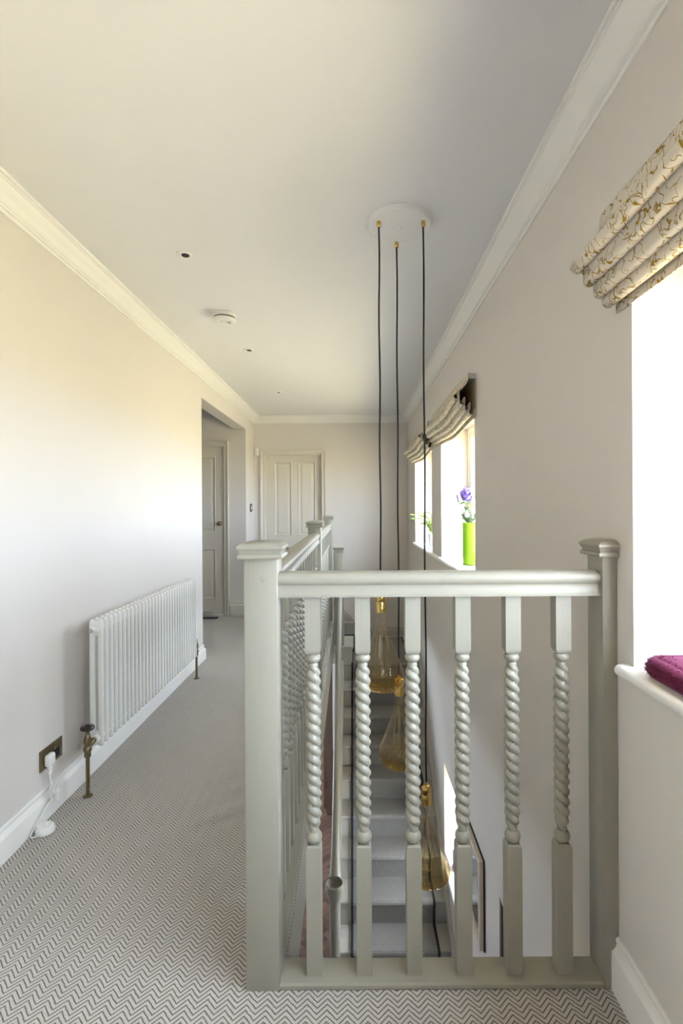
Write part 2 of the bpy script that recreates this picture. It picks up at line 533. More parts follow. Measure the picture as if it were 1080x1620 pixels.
def skirt(h): return [(0, h), (0.005, h), (0.009, h - 0.004), (0.009, h - 0.012), (0.006, h - 0.017), (0.010, h - 0.027), (0.016, h - 0.034), (0.020, h - 0.037), (0.021, h - 0.042), (0.021, 0), (0, 0)]
SK = skirt(0.122)
bm = new(); bm_prism(bm, [(LX + d, z) for d, z in SK], 'y', BY, lambda p: HALL[0] + (p[0] - LX)); 
bm_prism(bm, [(HALL[0] + d, z) for d, z in SK], 'x', LX - 0.138, lambda p: LX + (p[0] - HALL[0])); struct('baseboard_left', bm, WHITE, angle=25)
bm = new(); bm_prism(bm, [(LX + d, z) for d, z in SK], 'y', HALL[1], FY); struct('baseboard_left.001', bm, WHITE, angle=25)
SK = skirt(0.14)
bm = new(); bm_prism(bm, [(RX - d, z) for d, z in SK], 'y', BY, NY + 0.0); struct('baseboard_right', bm, WHITE, angle=25)
SK = skirt(0.165)
bm = new(); bm_prism(bm, [(HALL[1] - d, z) for d, z in SK], 'x', HD[1] + 0.062, LX); struct('baseboard_far', bm, DOORP, angle=25)
# far wall skirting: round the quarter landing, then raked up to the landing
QZ = -0.38
bm = new(); bm_prism(bm, [(FY - d, QZ + z) for d, z in skirt(0.11)], 'x', 0.06, RX)
prof = skirt(0.11)
rings = [[(0.06, FY - d, QZ + z) for d, z in prof], [(-0.25, FY - d, 0.0 + z - 0.02) for d, z in prof], [(FD[1] + 0.06, FY - d, 0.0 + z) for d, z in prof]]
bm_rings(bm, rings)
struct('baseboard_far.001', bm, STAIRP, angle=25)

def board(name, y0, y1, z, x0=RX - 0.035, x1=0.90, th=0.03):
    r = th / 2
    prof = [(x1, z), (x0 + r, z)] + [(x0 + r - r * math.sin(PI * k / 8), z - r + r * math.cos(PI * k / 8)) for k in range(1, 8)] + [(x0 + r, z - th), (x1, z - th)]
    bm = new(); bm_prism(bm, prof, 'y', y0, y1)
    return struct(name, bm, WHITE)
board('trim_6', W1[0] - 0.03, W1[1] + 0.028, SILL)
board('trim_7', W2[0] - 0.03, W3[1] + 0.05, SILL)
board('trim_8', W4[0] + 0.001, W4[1] - 0.001, -1.51, x0=RX - 0.012)

# ------------------------------------------------------------------ windows
def window(name, h, x=0.905, n=2):
    y0, y1, z0, z1 = h
    z0 = z0 + 0.02
    root = struct_root(name, (x, (y0 + y1) / 2, z0))
    f = 0.05
    bm = new()
    bm_box(bm, (x, y0, z0), (x + 0.06, y1, z0 + f), 0.004, 1); bm_box(bm, (x, y0, z1 - f), (x + 0.06, y1, z1), 0.004, 1)
    bm_box(bm, (x, y0, z0 + f), (x + 0.06, y0 + f, z1 - f), 0.004, 1); bm_box(bm, (x, y1 - f, z0 + f), (x + 0.06, y1, z1 - f), 0.004, 1)
    mk('window_frame', bm, WHITE, root)
    w = (y1 - y0 - 2 * f) / n
    for k in range(n):
        a, b = y0 + f + k * w, y0 + f + (k + 1) * w
        s = 0.038
        bm = new()
        for lo, hi in (((a, z0 + f), (b, z0 + f + s)), ((a, z1 - f - s), (b, z1 - f)), ((a, z0 + f + s), (a + s, z1 - f - s)), ((b - s, z0 + f + s), (b, z1 - f - s))):
            bm_box(bm, (x + 0.008, lo[0], lo[1]), (x + 0.05, hi[0], hi[1]), 0.004, 1)
        sash = mk('sash', bm, WHITE, root)
        box_obj('pane', (x + 0.028, a + s, z0 + f + s), (x + 0.030, b - s, z1 - f - s), PANE, sash)
        bm = new(); bm_box(bm, (x - 0.008, b - 0.026, (z0 + z1) / 2 - 0.05), (x + 0.010, b - 0.012, (z0 + z1) / 2 + 0.05), 0.003, 1)
        mk('handle', bm, OLDBRASS, sash)
    pd = bpy.data.lights.new('daylight_portal', 'AREA'); pd.shape = 'RECTANGLE'
    pd.size = (z1 - z0); pd.size_y = (y1 - y0)
    pd.cycles.is_portal = True
    p = bpy.data.objects.new('daylight_portal', pd); C.objects.link(p)
    s = -1 if x > 0 else 1
    p.location = (x - 0.004 * s * -1 if x > 0 else x + 0.1, (y0 + y1) / 2, (z0 + z1) / 2)
    if x > 0: p.location.x = x - 0.02
    p.rotation_euler = (0, R(90) * (1 if x > 0 else -1), 0)
    return root
window('window_1', W1, n=3)
window('window_2', W2, n=2)
window('window_3', W3, n=2)
window('window_4', W4, n=2)
window('window_added', GW, x=-3.26, n=3)  # added out of view to bring daylight onto the downstairs floor

# garden beyond the windows
bm = new(); bm_box(bm, (RX + 0.32, -60, -3.1), (90, 70, -3.0))
struct('lawn', bm, LAWN)

# ------------------------------------------------------------------ doors
def casing(bm, xl, xr, zt, y, w=0.058):
    prof = [(0, 0), (0, 0.012), (0.010, 0.015), (0.014, 0.012), (0.030, 0.016), (0.038, 0.024), (0.046, 0.027), (w, 0.027), (w, 0)]
    rings = []
    for path in ((-1, 0), (-1, 1), (1, 1), (1, 0)):
        rings.append([((xl - u if path[0] < 0 else xr + u), y - t, (zt + u if path[1] else 0.0)) for u, t in prof])
    bm_rings(bm, rings)

def panel_door(name, hole, y, cols, rows, knob, rec=0.0, mat=DOORP):
    """panelled door in the wall plane y; rows: (z0,z1) panels; cols: (x0,x1)"""
    x0, x1, z0, z1 = hole
    root = struct_root(name, ((x0 + x1) / 2, y, 0))
    bm = new(); casing(bm, x0 + 0.008, x1 - 0.008, z1 - 0.008, y)
    mk('architrave', bm, mat, root, angle=25)
    bm = new()
    bm_box(bm, (x0, y + 0.001, 0), (x0 + 0.012, y + 0.12, z1)); bm_box(bm, (x1 - 0.012, y + 0.001, 0), (x1, y + 0.12, z1)); bm_box(bm, (x0 + 0.012, y + 0.001, z1 - 0.012), (x1 - 0.012, y + 0.12, z1))
    mk('jamb', bm, mat, root)
    a, b, t = x0 + 0.014, x1 - 0.014, z1 - 0.014
    yf = y + rec
    holes = [(c0, c1, r0, r1) for c0, c1 in cols for r0, r1 in rows]
    bm = wall_mesh('y', yf, 0.04, a, b, 0.008, t, holes)
    leaf = mk('leaf', bm, mat, root, angle=0)
    for c0, c1, r0, r1 in holes:
        bm = new()
        loop = lambda i, d: [(c0 + i, yf + d, r0 + i), (c1 - i, yf + d, r0 + i), (c1 - i, yf + d, r1 - i), (c0 + i, yf + d, r1 - i)]
        bm_rings(bm, [loop(0, 0.038), loop(0, -0.003), loop(0.006, -0.005), loop(0.014, 0.004), loop(0.018, 0.012), loop(0.024, 0.012), loop(0.050, 0.004), loop(0.052, 0.003)])
        mk('panel', bm, mat, leaf, angle=20)
    return root, leaf, yf

root, leaf, yf = panel_door('door_1', FD, FY, [(-1.045, -0.821), (-0.735, -0.511)], [(0.20, 0.70), (0.917, 1.881)], None, rec=0.05)
bm = new(); bm_lathe(bm, [(0.0, -0.004), (0.024, -0.004), (0.026, 0.0), (0.026, 0.006), (0.010, 0.008), (0.009, 0.04), (0.0, 0.04)][::-1], (-0.925, yf, 0.755), 20, axis='y', k=1)
bm2 = bm
bm_tube(bm, smooth_path([(-0.925, yf - 0.004, 0.755), (-0.925, yf - 0.045, 0.755), (-0.90, yf - 0.052, 0.755), (-0.815, yf - 0.052, 0.757)]), 0.008)
mk('handle', bm, OLDBRASS, leaf)

root, leaf, yf = panel_door('door_2', HD, HALL[1], [(-2.215, -1.985), (-1.90, -1.664)], [(0.194, 0.797), (0.985, 1.90)], None, rec=0.012)
bm = new(); bm_lathe(bm, [(0.0, -0.062), (0.012, -0.061), (0.024, -0.053), (0.028, -0.042), (0.024, -0.031), (0.011, -0.024), (0.010, -0.012), (0.022, -0.006), (0.026, 0.0)], (-1.612, yf, 1.10), 20, axis='y')
mk('knob', bm, OLDBRASS, leaf)
bm = new(); bm_box(bm, (-1.562, yf - 0.012, 0.85), (-1.545, yf + 0.01, 0.90), 0.003, 1)
mk('latch_plate', bm, CHROME, leaf)

# dark doorway downstairs in the right wall
root = struct_root('door_3', (0.85, 2.28, GZ))
bm = wall_mesh('x', 0.86, 0.04, DN[0], DN[1], GZ, DN[3], [])
mk('leaf', bm, PINKWOOD, root, angle=0)
bm = new(); bm_box(bm, (RX + 0.004, DN[1] - 0.02, GZ), (0.859, DN[1] - 0.001, DN[3] - 0.001)); bm_box(bm, (RX + 0.004, DN[0] + 0.001, GZ), (0.859, DN[0] + 0.02, DN[3] - 0.001)); bm_box(bm, (RX + 0.004, DN[0] + 0.02, DN[3] - 0.02), (0.859, DN[1] - 0.02, DN[3] - 0.001))
mk('jamb', bm, DOORDARK, root)
# timber door standing open under the landing, seen on edge
root = struct_root('door_4', (-0.36, 6.62, GZ))
bm = new(); bm_box(bm, (-0.385, 6.56, GZ + 0.01), (-0.30, 6.60, -0.45), 0.003, 1); mk('leaf', bm, PINKWOOD, root)
bm = new(); bm_box(bm, (-0.43, 6.70, GZ), (-0.385, 6.80, -0.42), 0.003, 1); mk('jamb', bm, PINKWOOD, root)
bm = new(); bm_box(bm, (-0.388, 6.555, GZ + 0.35), (-0.380, 6.575, GZ + 0.43), 0.001, 1); mk('hinge', bm, DARK, root)

# ------------------------------------------------------------------ turned woodwork
def baluster_bm(z0=0.018, z1=1.045):
    """square blocks with a barley-twist length between, about the local z axis"""
    bm = new()
    h = 0.0205
    za, zb = 0.352, 0.895            # shoulder heights of the blocks
    bm_square(bm, [(h, z0), (h, za), (h * 0.93, za + 0.010), (0.0155, za + 0.014)], (0, 0, 0))
    bm_square(bm, [(0.0155, zb - 0.012), (h * 0.95, zb - 0.006), (h, zb), (h, z1)], (0, 0, 0))
    # beads
    bead = lambda zc, r, hh: [(r * math.sqrt(max(0.0, 1 - (k / 5) ** 2)) + 0.002, zc + hh * k / 5) for k in range(-5, 6)]
    bm_lathe(bm, bead(za + 0.031, 0.0195, 0.019), (0, 0, 0), 20)
    bm_lathe(bm, bead(zb - 0.024, 0.0185, 0.014), (0, 0, 0), 20)
    bm_lathe(bm, [(0.011, za + 0.044), (0.0135, za + 0.049), (0.0135, za + 0.053), (0.012, za + 0.057)], (0, 0, 0), 20)
    bm_lathe(bm, [(0.012, zb - 0.050), (0.0135, zb - 0.046), (0.0135, zb - 0.042), (0.011, zb - 0.037)], (0, 0, 0), 20)
    t0, t1 = za + 0.054, zb - 0.045
    n, seg = 112, 24
    rings = []
    for i in range(n + 1):
        z = t0 + (t1 - t0) * i / n
        e = min(1.0, 0.66 + 0.34 * min(i, n - i) / 6)
        ring = []
        for k in range(seg):
            a = 2 * PI * k / seg
            c = abs(math.cos(a + PI * z / 0.0278))
            r = (0.0128 + 0.0085 * c ** 0.75) * e
            ring.append((r * math.cos(a), r * math.sin(a), z))
        rings.append(ring)
    bm_rings(bm, rings)
    return bm

RAILP = [(0.034, 0.0), (0.034, 0.006), (0.031, 0.009), (0.028, 0.018), (0.0265, 0.027), (0.0275, 0.031), (0.031, 0.034), (0.0345, 0.040), (0.0355, 0.047), (0.034, 0.055), (0.029, 0.061), (0.020, 0.0645), (0.008, 0.066)]
def rail_loop(z): return [(d, z + h) for d, h in RAILP] + [(-d, z + h) for d, h in RAILP[::-1]]

CAP = [(0.0443, 1.146), (0.0575, 1.146), (0.059, 1.150), (0.0575, 1.156), (0.053, 1.158), (0.0555, 1.166), (0.0605, 1.173), (0.0605, 1.178), (0.056, 1.183), (0.047, 1.187), (0.030, 1.1905)]
def newel_bms(cx, cy):
    a = new(); bm_box(a, (cx - 0.0443, cy - 0.0443, 0.0), (cx + 0.0443, cy + 0.0443, 1.148), 0.003, 2)
    b = new(); bm_square(b, CAP, (cx, cy, 0))
    return a, b

RZ = 1.041       # underside of the handrail
# front balustrade
fb = thing('front_balustrade', (0.2, NY + 0.0443, 0), 'front run of stone painted balustrade with six barley twist spindles across the stair head', 'balustrade')
cy0 = NY + 0.0443
N1X = -0.2505
a, b = newel_bms(N1X, cy0)
np_ = mk('newel_post', a, WOOD, fb); mk('newel_cap', b, WOOD, np_, angle=25)
# knot plug on the newel face
bm = new(); bm_lathe(bm, [(0.0, -0.0005), (0.005, -0.0004), (0.010, 0.0001), (0.010, 0.004)], (N1X + 0.006, NY, 1.092), 16, axis='y'); mk('knot_plug', bm, WOOD, np_)
hx = 0.654 + 0.0443
a, b = newel_bms(hx, cy0)
for q in (a, b):
    bmesh.ops.bisect_plane(q, geom=list(q.verts) + list(q.edges) + list(q.faces), plane_co=(RX - 0.001, 0, 0), plane_no=(1, 0, 0), clear_outer=True)
hp = mk('half_newel', a, WOOD, fb); mk('newel_cap', b, WOOD, hp, angle=25)
bm = new(); bm_prism(bm, [(cy0 + d, z) for d, z in rail_loop(RZ)], 'x', N1X + 0.043, 0.655); mk('handrail', bm, WOOD, fb, angle=30)
bm = new()
bm_prism(bm, [(NY + 0.004, 0.0), (NY + 0.001, 0.004), (NY + 0.001, 0.013), (NY + 0.005, 0.018), (1.436, 0.018), (1.436, 0.0)], 'x', N1X + 0.0445, 0.6535)
mk('base_rail', bm, WOOD, fb)
bal = mk('baluster', baluster_bm(), WOOD, fb, local=True, angle=30)
fo = origin_of(fb)
for i in range(6):
    o = bal if i == 0 else bal.copy()
    if i: C.objects.link(o)
    o.parent = fb
    o.location = Vector((-0.116 + 0.1353 * i, cy0, 0)) - fo

# side balustrade, two lengths between newels
def side_run(label, x0, y0, x1, y1, n, far_newel):
    ang = math.atan2(-(x1 - x0), y1 - y0)
    L = math.hypot(x1 - x0, y1 - y0)
    r = thing('side_balustrade', (x0, y0, 0), label, 'balustrade', rz=ang)
    bm = new(); bm_prism(bm, rail_loop(RZ), 'y', 0.0443, L - 0.0443); mk('handrail', bm, WOOD, r, local=True, angle=30)
    bm = new(); bm_prism(bm, [(-0.04, 0.0), (-0.04, 0.014), (-0.036, 0.018), (0.044, 0.018), (0.048, 0.014), (0.048, 0.0)], 'y', 0.0443, L - 0.0443); mk('base_rail', bm, WOOD, r, local=True)
    a, b = newel_bms(0, L)
    p = mk('newel_post', a, WOOD, r, local=True); mk('newel_cap', b, WOOD, p, local=True, angle=25)
    for i in range(n):
        o = bal.copy(); C.objects.link(o); o.parent = r
        o.location = (0, L * (i + 1) / (n + 1), 0)
    return r
side_run('long near run of stone painted landing balustrade beside the carpet, ending at the middle newel', N1X, cy0, -0.277, 3.55, 15, True)
side_run('farther run of stone painted landing balustrade between the middle newel and the last newel', -0.277, 3.55, -0.297, 5.75, 15, True)

# ------------------------------------------------------------------ staircase
ZR, GO, Y0, Z0 = 0.19, 0.2235, 3.66, -1.90
SX0, SX1 = -0.127, RX
st = thing('staircase', (0.28, 3.0, GZ), 'cream painted straight staircase rising from downstairs to a quarter landing', 'staircase')
for k in range(-3, 9):
    y, z = Y0 + GO * k, Z0 + ZR * k
    yn = y + GO + 0.03 if k < 8 else FY
    bm = new()
    prof = [(yn, z), (y + 0.008, z), (y + 0.002, z - 0.003), (y, z - 0.010), (y + 0.002, z - 0.020), (y + 0.010, z - 0.026), (y + 0.020, z - 0.028), (y + 0.026, z - 0.034), (yn, z - 0.034)]
    bm_prism(bm, prof, 'x', SX0, SX1 - 0.001); mk('tread', bm, STAIRP, st)
    bm = new(); bm_box(bm, (SX0, y + 0.026, z - ZR), (SX1 - 0.001, y + 0.042, z - 0.03)); mk('riser', bm, STAIRP, st)
def rake(bm, x0, x1, up, down, ya, yb):
    nz = lambda y: Z0 + (y - Y0) * ZR / GO
    bm_prism(bm, [(ya, nz(ya) - down), (yb, nz(yb) - down), (yb, nz(yb) + up), (ya, nz(ya) + up)], 'x', x0, x1)
bm = new(); rake(bm, SX0 - 0.022, SX0, 0.045, 0.24, 3.0, 5.44); mk('outer_string', bm, STAIRP, st)
bm = new(); rake(bm, RX - 0.021, RX - 0.001, 0.085, 0.10, 3.0, 5.47); rake(bm, RX - 0.028, RX - 0.001, 0.10, -0.085, 3.0, 5.47); mk('wall_string', bm, STAIRP, st)
# turning step between the quarter landing and the upper floor
bm = new(); bm_box(bm, (-0.255, 5.45, QZ), (-0.036, FY - 0.02, QZ + ZR - 0.026), 0.0); bm_box(bm, (-0.255, 5.435, QZ + ZR - 0.026), (-0.022, FY - 0.02, QZ + ZR), 0.008, 2)
bm_box(bm, (-0.25, 5.443, QZ + ZR - 0.042), (-0.03, 5.451, QZ + ZR - 0.026), 0.003, 1)
mk('turning_step', bm, STAIRP, st)

# runner laid over the steps
rn = thing('stair_runner', (0.27, 3.0, GZ), 'grey chevron stair carpet runner with dark bound edges up the middle of the stairs', 'carpet runner')
RX0, RX1 = -0.036, 0.583
path = []
for k in range(-3, 9):
    y, z = Y0 + GO * k, Z0 + ZR * k
    path += [(y + 0.012, z - ZR + 0.02), (y + 0.009, z - 0.055), (y - 0.002, z - 0.034), (y - 0.0125, z - 0.022), (y - 0.0135, z - 0.010), (y - 0.009, z + 0.005), (y + 0.006, z + 0.012)]
    path += [(y + GO * 0.5, z + 0.013), (y + GO - 0.006, z + 0.012)] if k < 8 else [(y + 0.4, z + 0.012), (FY - 0.12, z + 0.012)]
def sheet(pts3a, pts3b, th_dir=None):
    pass
def ribbon(name, x0, x1, lift, m, parent, uv=True):
    bm = new(); uvl = bm.loops.layers.uv.new('UVMap')
    s = [0.0]
    for p, q in zip(path, path[1:]): s.append(s[-1] + math.hypot(q[0] - p[0], q[1] - p[1]))
    nrm = []
    for i in range(len(path)):
        p, q = path[max(i - 1, 0)], path[min(i + 1, len(path) - 1)]
        dy, dz = q[0] - p[0], q[1] - p[1]; L = math.hypot(dy, dz)
        nrm.append((-dz / L, dy / L))
    top = [[bm.verts.new((x, p[0] + n[0] * lift, p[1] + n[1] * lift)) for x in (x0, x1)] for p, n in zip(path, nrm)]
    bot = [[bm.verts.new((x, p[0] - n[0] * 0.006, p[1] - n[1] * 0.006)) for x in (x0, x1)] for p, n in zip(path, nrm)]
    for i in range(len(path) - 1):
        for f, idx in ((bm.faces.new((top[i][0], top[i][1], top[i + 1][1], top[i + 1][0])), (i, i, i + 1, i + 1)),
                       (bm.faces.new((bot[i][1], bot[i][0], bot[i + 1][0], bot[i + 1][1])), (i, i, i + 1, i + 1)),
                       (bm.faces.new((top[i][0], top[i + 1][0], bot[i + 1][0], bot[i][0])), (i, i + 1, i + 1, i)),
                       (bm.faces.new((top[i + 1][1], top[i][1], bot[i][1], bot[i + 1][1])), (i + 1, i, i, i + 1))):
            for lp, ii in zip(f.loops, idx): lp[uvl].uv = (lp.vert.co.x, s[ii])
    for e in (0, -1): bm.faces.new((top[e][0], top[e][1], bot[e][1], bot[e][0]))
    return mk(name, bm, m, parent, angle=60)
ribbon('carpet_strip', RX0, RX1, 0.002, RUNNER_SHADED, rn)
ribbon('bound_edge', RX0 - 0.010, RX0 + 0.008, 0.004, BINDING, rn)
ribbon('bound_edge', RX1 - 0.008, RX1 + 0.010, 0.004, BINDING, rn)
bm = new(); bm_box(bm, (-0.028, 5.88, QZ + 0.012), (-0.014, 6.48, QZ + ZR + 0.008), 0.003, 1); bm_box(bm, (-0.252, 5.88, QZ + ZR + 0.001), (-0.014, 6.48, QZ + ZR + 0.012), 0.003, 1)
o = mk('turned_strip', bm, RUNNER_SHADED, rn); uv_xy(o, lambda p: (p.y, p.x + p.z))
bm = new(); bm_box(bm, (-0.030, 5.868, QZ + 0.012), (-0.012, 5.882, QZ + ZR + 0.012), 0.003, 1); bm_box(bm, (-0.252, 5.868, QZ + ZR + 0.001), (-0.012, 5.882, QZ + ZR + 0.015), 0.003, 1)
mk('bound_edge', bm, BINDING, rn)

# handrail of the flight with its round lower post and boxed upper post
hr = thing('stair_handrail', (-0.155, 3.5, Z0), 'rounded stone painted stair handrail with a cupped lower post and square upper post', 'handrail')
bm = new()
for yy, zz in ((3.50, -1.235), ): pass
ra, rb = Vector((-0.151, 3.502, -1.252)), Vector((-0.163, 5.42, 0.42))
bm_tube(bm, [ra + (rb - ra) * t for t in (0.0, 0.02, 0.05, 0.10, 0.5, 1.0)], [0.040, 0.036, 0.031, 0.029, 0.029, 0.029], 20)
mk('handrail', bm, WOOD, hr)
bm = new()
prof = [(0.0, -0.03), (0.020, -0.027), (0.036, -0.014), (0.048, 0.010), (0.054, 0.014), (0.060, 0.010), (0.062, -0.002), (0.062, -0.030), (0.056, -0.046), (0.050, -0.075), (0.041, -0.100), (0.036, -0.112), (0.036, -0.160), (0.038, -0.163), (0.038, -0.170), (0.035, -0.173), (0.035, -1.42)]
bm_lathe(bm, prof, (-0.151, 3.465, -1.272), 28)
mk('lower_post', bm, WOOD, hr)
bm = new(); bm_box(bm, (-0.230, 5.45, QZ + ZR), (-0.122, 5.55, 0.800), 0.003, 2); bm_square(bm, [(0.052, 0.798), (0.052, 0.835), (0.056, 0.840), (0.062, 0.846), (0.062, 0.856), (0.050, 0.860)], (-0.176, 5.50, 0))
mk('upper_post', bm, WOOD, hr)

# ------------------------------------------------------------------ column radiator
rd = thing('column_radiator', (-1.187, 3.04, 0.0), 'long white two column radiator on the landing wall with antique brass valves', 'radiator')
rx0, rx1, rz0, rz1, ry0, nsec, pit = -1.219, -1.155, 0.195, 0.775, 2.335, 31, 0.0458
def section_bm():
    bm = new()
    r = 0.0128
    for cx in (rx0 + r, rx1 - r):
        prof = [(r * math.sin(PI / 2 * k / 5), r - r * math.cos(PI / 2 * k / 5)) for k in range(0, 6)]
        H = rz1 - rz0
        prof = [(max(a, 0.001), b) for a, b in prof] + [(a if a > 0 else 0.001, H - b) for a, b in prof[::-1]]
        bm_lathe(bm, prof, (cx, 0, rz0), 14)
    for zc in (rz0 + 0.040, rz1 - 0.040):
        bm_box(bm, (rx0 + r, -0.0115, zc - 0.034), (rx1 - r, 0.0115, zc + 0.034), 0.006, 2)
        bm_lathe(bm, [(0.021, -pit / 2), (0.021, -0.012), (0.024, -0.006), (0.024, 0.006), (0.021, 0.012), (0.021, pit / 2)], ((rx0 + rx1) / 2, 0, zc), 18, axis='y')
    return bm
sec = mk('radiator_column', section_bm(), RAD, rd, local=True)
ro = origin_of(rd)
for i in range(nsec):
    o = sec if i == 0 else sec.copy()
    if i: C.objects.link(o)
    o.parent = rd
    o.location = Vector((0, ry0 + 0.0128 + pit * i, 0)) - Vector((0, ro.y, 0)) - Vector((ro.x, 0, 0))
rend = ry0 + 0.0128 + pit * (nsec - 1) + 0.0128
xc = (rx0 + rx1) / 2
bm = new(); bm_lathe(bm, [(0.0, -0.022), (0.012, -0.022), (0.012, -0.006), (0.020, -0.004), (0.021, 0.012)], (xc, ry0 - 0.012, rz1 - 0.042), 16, axis='y'); mk('end_bush', bm, RAD, rd)
bm = new(); bm_lathe(bm, [(0.0, -0.030), (0.009, -0.030), (0.010, -0.026), (0.010, -0.018)], (xc, ry0 - 0.012, rz1 - 0.042), 16, axis='y'); mk('air_vent', bm, CHROME, rd)
def valve(yv, yr, head):
    bm = new()
    vx = -1.197
    prof = [(0.020, 0.001), (0.020, 0.006), (0.012, 0.009), (0.0085, 0.010), (0.0085, 0.175), (0.0145, 0.177), (0.0145, 0.192), (0.012, 0.194), (0.017, 0.202), (0.0175, 0.215), (0.012, 0.224), (0.014, 0.230), (0.0165, 0.240), (0.015, 0.258), (0.010, 0.272), (0.007, 0.280), (0.007, 0.298)]
    bm_lathe(bm, prof, (vx, yv, 0), 18)
    s = 1 if yr > yv else -1
    bm_tube(bm, [(vx, yv, 0.212), (vx + 0.004, yv + s * 0.020, 0.222), (xc, yr - s * 0.016, rz0 + 0.040), (xc, yr, rz0 + 0.040)], [0.010, 0.010, 0.012, 0.014], 12)
    v = mk('valve', bm, OLDBRASS, rd)
    bm = new(); bm_lathe(bm, [(0.021, -0.008), (0.021, 0.008), (0.018, 0.010), (0.018, 0.012)] if s < 0 else [(0.018, -0.012), (0.018, -0.010), (0.021, -0.008), (0.021, 0.010)], (xc, yr + (0 if s > 0 else 0), rz0 + 0.040), 16, axis='y'); mk('valve_nut', bm, RAD, v)
    if head:
        bm = new(); bm_lathe(bm, [(0.006, -0.006), (0.022, -0.007), (0.029, -0.002), (0.030, 0.004), (0.026, 0.010), (0.014, 0.012), (0.008, 0.016), (0.003, 0.017)], (vx, yv, 0.302), 22); mk('wheel_head', bm, DARKWOOD, v)
valve(2.283, ry0 - 0.006, True)
valve(3.852, rend + 0.010, False)
for yy in (ry0 + 0.25, rend - 0.25):
    bm = new(); bm_box(bm, (LX, yy - 0.02, 0.62), (rx0 + 0.004, yy + 0.02, 0.655), 0.003, 1); mk('wall_bracket', bm, RAD, rd)

# ------------------------------------------------------------------ socket, plug, floor switch
sx = LX
sk_ = thing('wall_socket', (sx, 2.173, 0.20), 'brass double wall socket above the skirting beside the radiator', 'socket')
bm = new(); bm_box(bm, (sx, 2.094, 0.2), (sx + 0.006, 2.252, 0.286), 0.002, 2); mk('faceplate', bm, OLDBRASS, sk_)
bm = new(); bm_box(bm, (sx + 0.006, 2.180, 0.213), (sx + 0.0075, 2.228, 0.250), 0.0005, 1); mk('outlet', bm, DARK, sk_)
for yy in (2.158, 2.190):
    bm = new(); bm_box(bm, (sx + 0.006, yy - 0.006, 0.256), (sx + 0.012, yy + 0.006, 0.270), 0.002, 1); mk('rocker', bm, OLDBRASS, sk_)
fs = thing('foot_switch', (-1.235, 2.03, 0), 'white round foot switch on carpet with flex to a plug in the brass socket', 'foot switch')
bm = new(); bm_lathe(bm, [(0.030, 0.001), (0.036, 0.003), (0.037, 0.008), (0.035, 0.018), (0.032, 0.026), (0.027, 0.030), (0.010, 0.030), (0.0, 0.029)], (-1.235, 2.03, 0), 26); mk('switch_body', bm, PLASTIC, fs)
bm = new(); bm_lathe(bm, [(0.010, 0.0), (0.010, 0.004), (0.006, 0.006), (0.001, 0.006)], (-1.235, 2.035, 0.028), 16); mk('button', bm, PLASTIC, fs)
bm = new()
bm_box(bm, (sx + 0.007, 2.112, 0.212), (sx + 0.034, 2.158, 0.262), 0.010, 3)
bm_lathe(bm, [(0.007, -0.040), (0.006, -0.034), (0.009, -0.030), (0.007, -0.024), (0.010, -0.018), (0.010, 0.0)], (sx + 0.020, 2.135, 0.216), 12)
pl = mk('plug', bm, PLASTIC, fs)
bm = new()
P0 = Vector((sx + 0.020, 2.135, 0.18))
bm_tube(bm, smooth_path([P0, P0 + Vector((0.004, 0, -0.04)), P0 + Vector((0.02, 0.01, -0.09)), P0 + Vector((0.03, 0.01, -0.118)),
                         P0 + Vector((0.022, -0.01, -0.10)), (sx + 0.036, 2.09, 0.072), (sx + 0.030, 2.02, 0.030), (sx + 0.034, 1.985, 0.008), (-1.242, 2.0, 0.007)], 8), 0.0026, 8)
mk('flex', bm, PLASTIC, fs)
for q in range(5):
    bm = new()
    c = P0 + Vector((0.020 + 0.004 * (q % 3), -0.012 + 0.007 * q, -0.078))
    pts = []
    for t in range(25):
        a = 2 * PI * t / 24
        pts.append(c + Vector((0.006 * math.sin(a + q), 0.010 * math.sin(a) + 0.010 * math.cos(a) * (q - 2) / 3, 0.040 * math.cos(a))))
    bm_tube(bm, pts, 0.0026, 7); mk('coiled_flex', bm, PLASTIC, fs)
bm = new(); bm_lathe(bm, [(0.012, -0.004), (0.015, -0.002), (0.015, 0.002), (0.012, 0.004)], P0 + Vector((0.024, 0.0, -0.075)), 14); mk('tie', bm, PLASTIC, fs)

# light switch and sensor
ls = thing('light_switch', (LX, 6.40, 1.28), 'dark metal light switch with pale rocker beside the hall opening', 'switch')
bm = new(); bm_box(bm, (LX, 6.335, 1.235), (LX + 0.007, 6.455, 1.335), 0.002, 1); mk('switch_plate', bm, DARK, ls)
bm = new(); bm_box(bm, (LX + 0.007, 6.372, 1.262), (LX + 0.013, 6.402, 1.308), 0.002, 1); mk('rocker', bm, PLASTIC, ls)
sn = thing('alarm_sensor', (-1.262, FY, 1.96), 'small white alarm sensor on the far wall beside the door casing', 'sensor')
bm = new(); bm_box(bm, (-1.288, FY - 0.032, 1.955), (-1.236, FY, 2.058), 0.008, 3); mk('sensor_body', bm, PLASTIC, sn)
bm = new(); bm_box(bm, (-1.276, FY - 0.035, 1.975), (-1.248, FY - 0.031, 2.015), 0.004, 2); mk('lens', bm, RAD, sn)

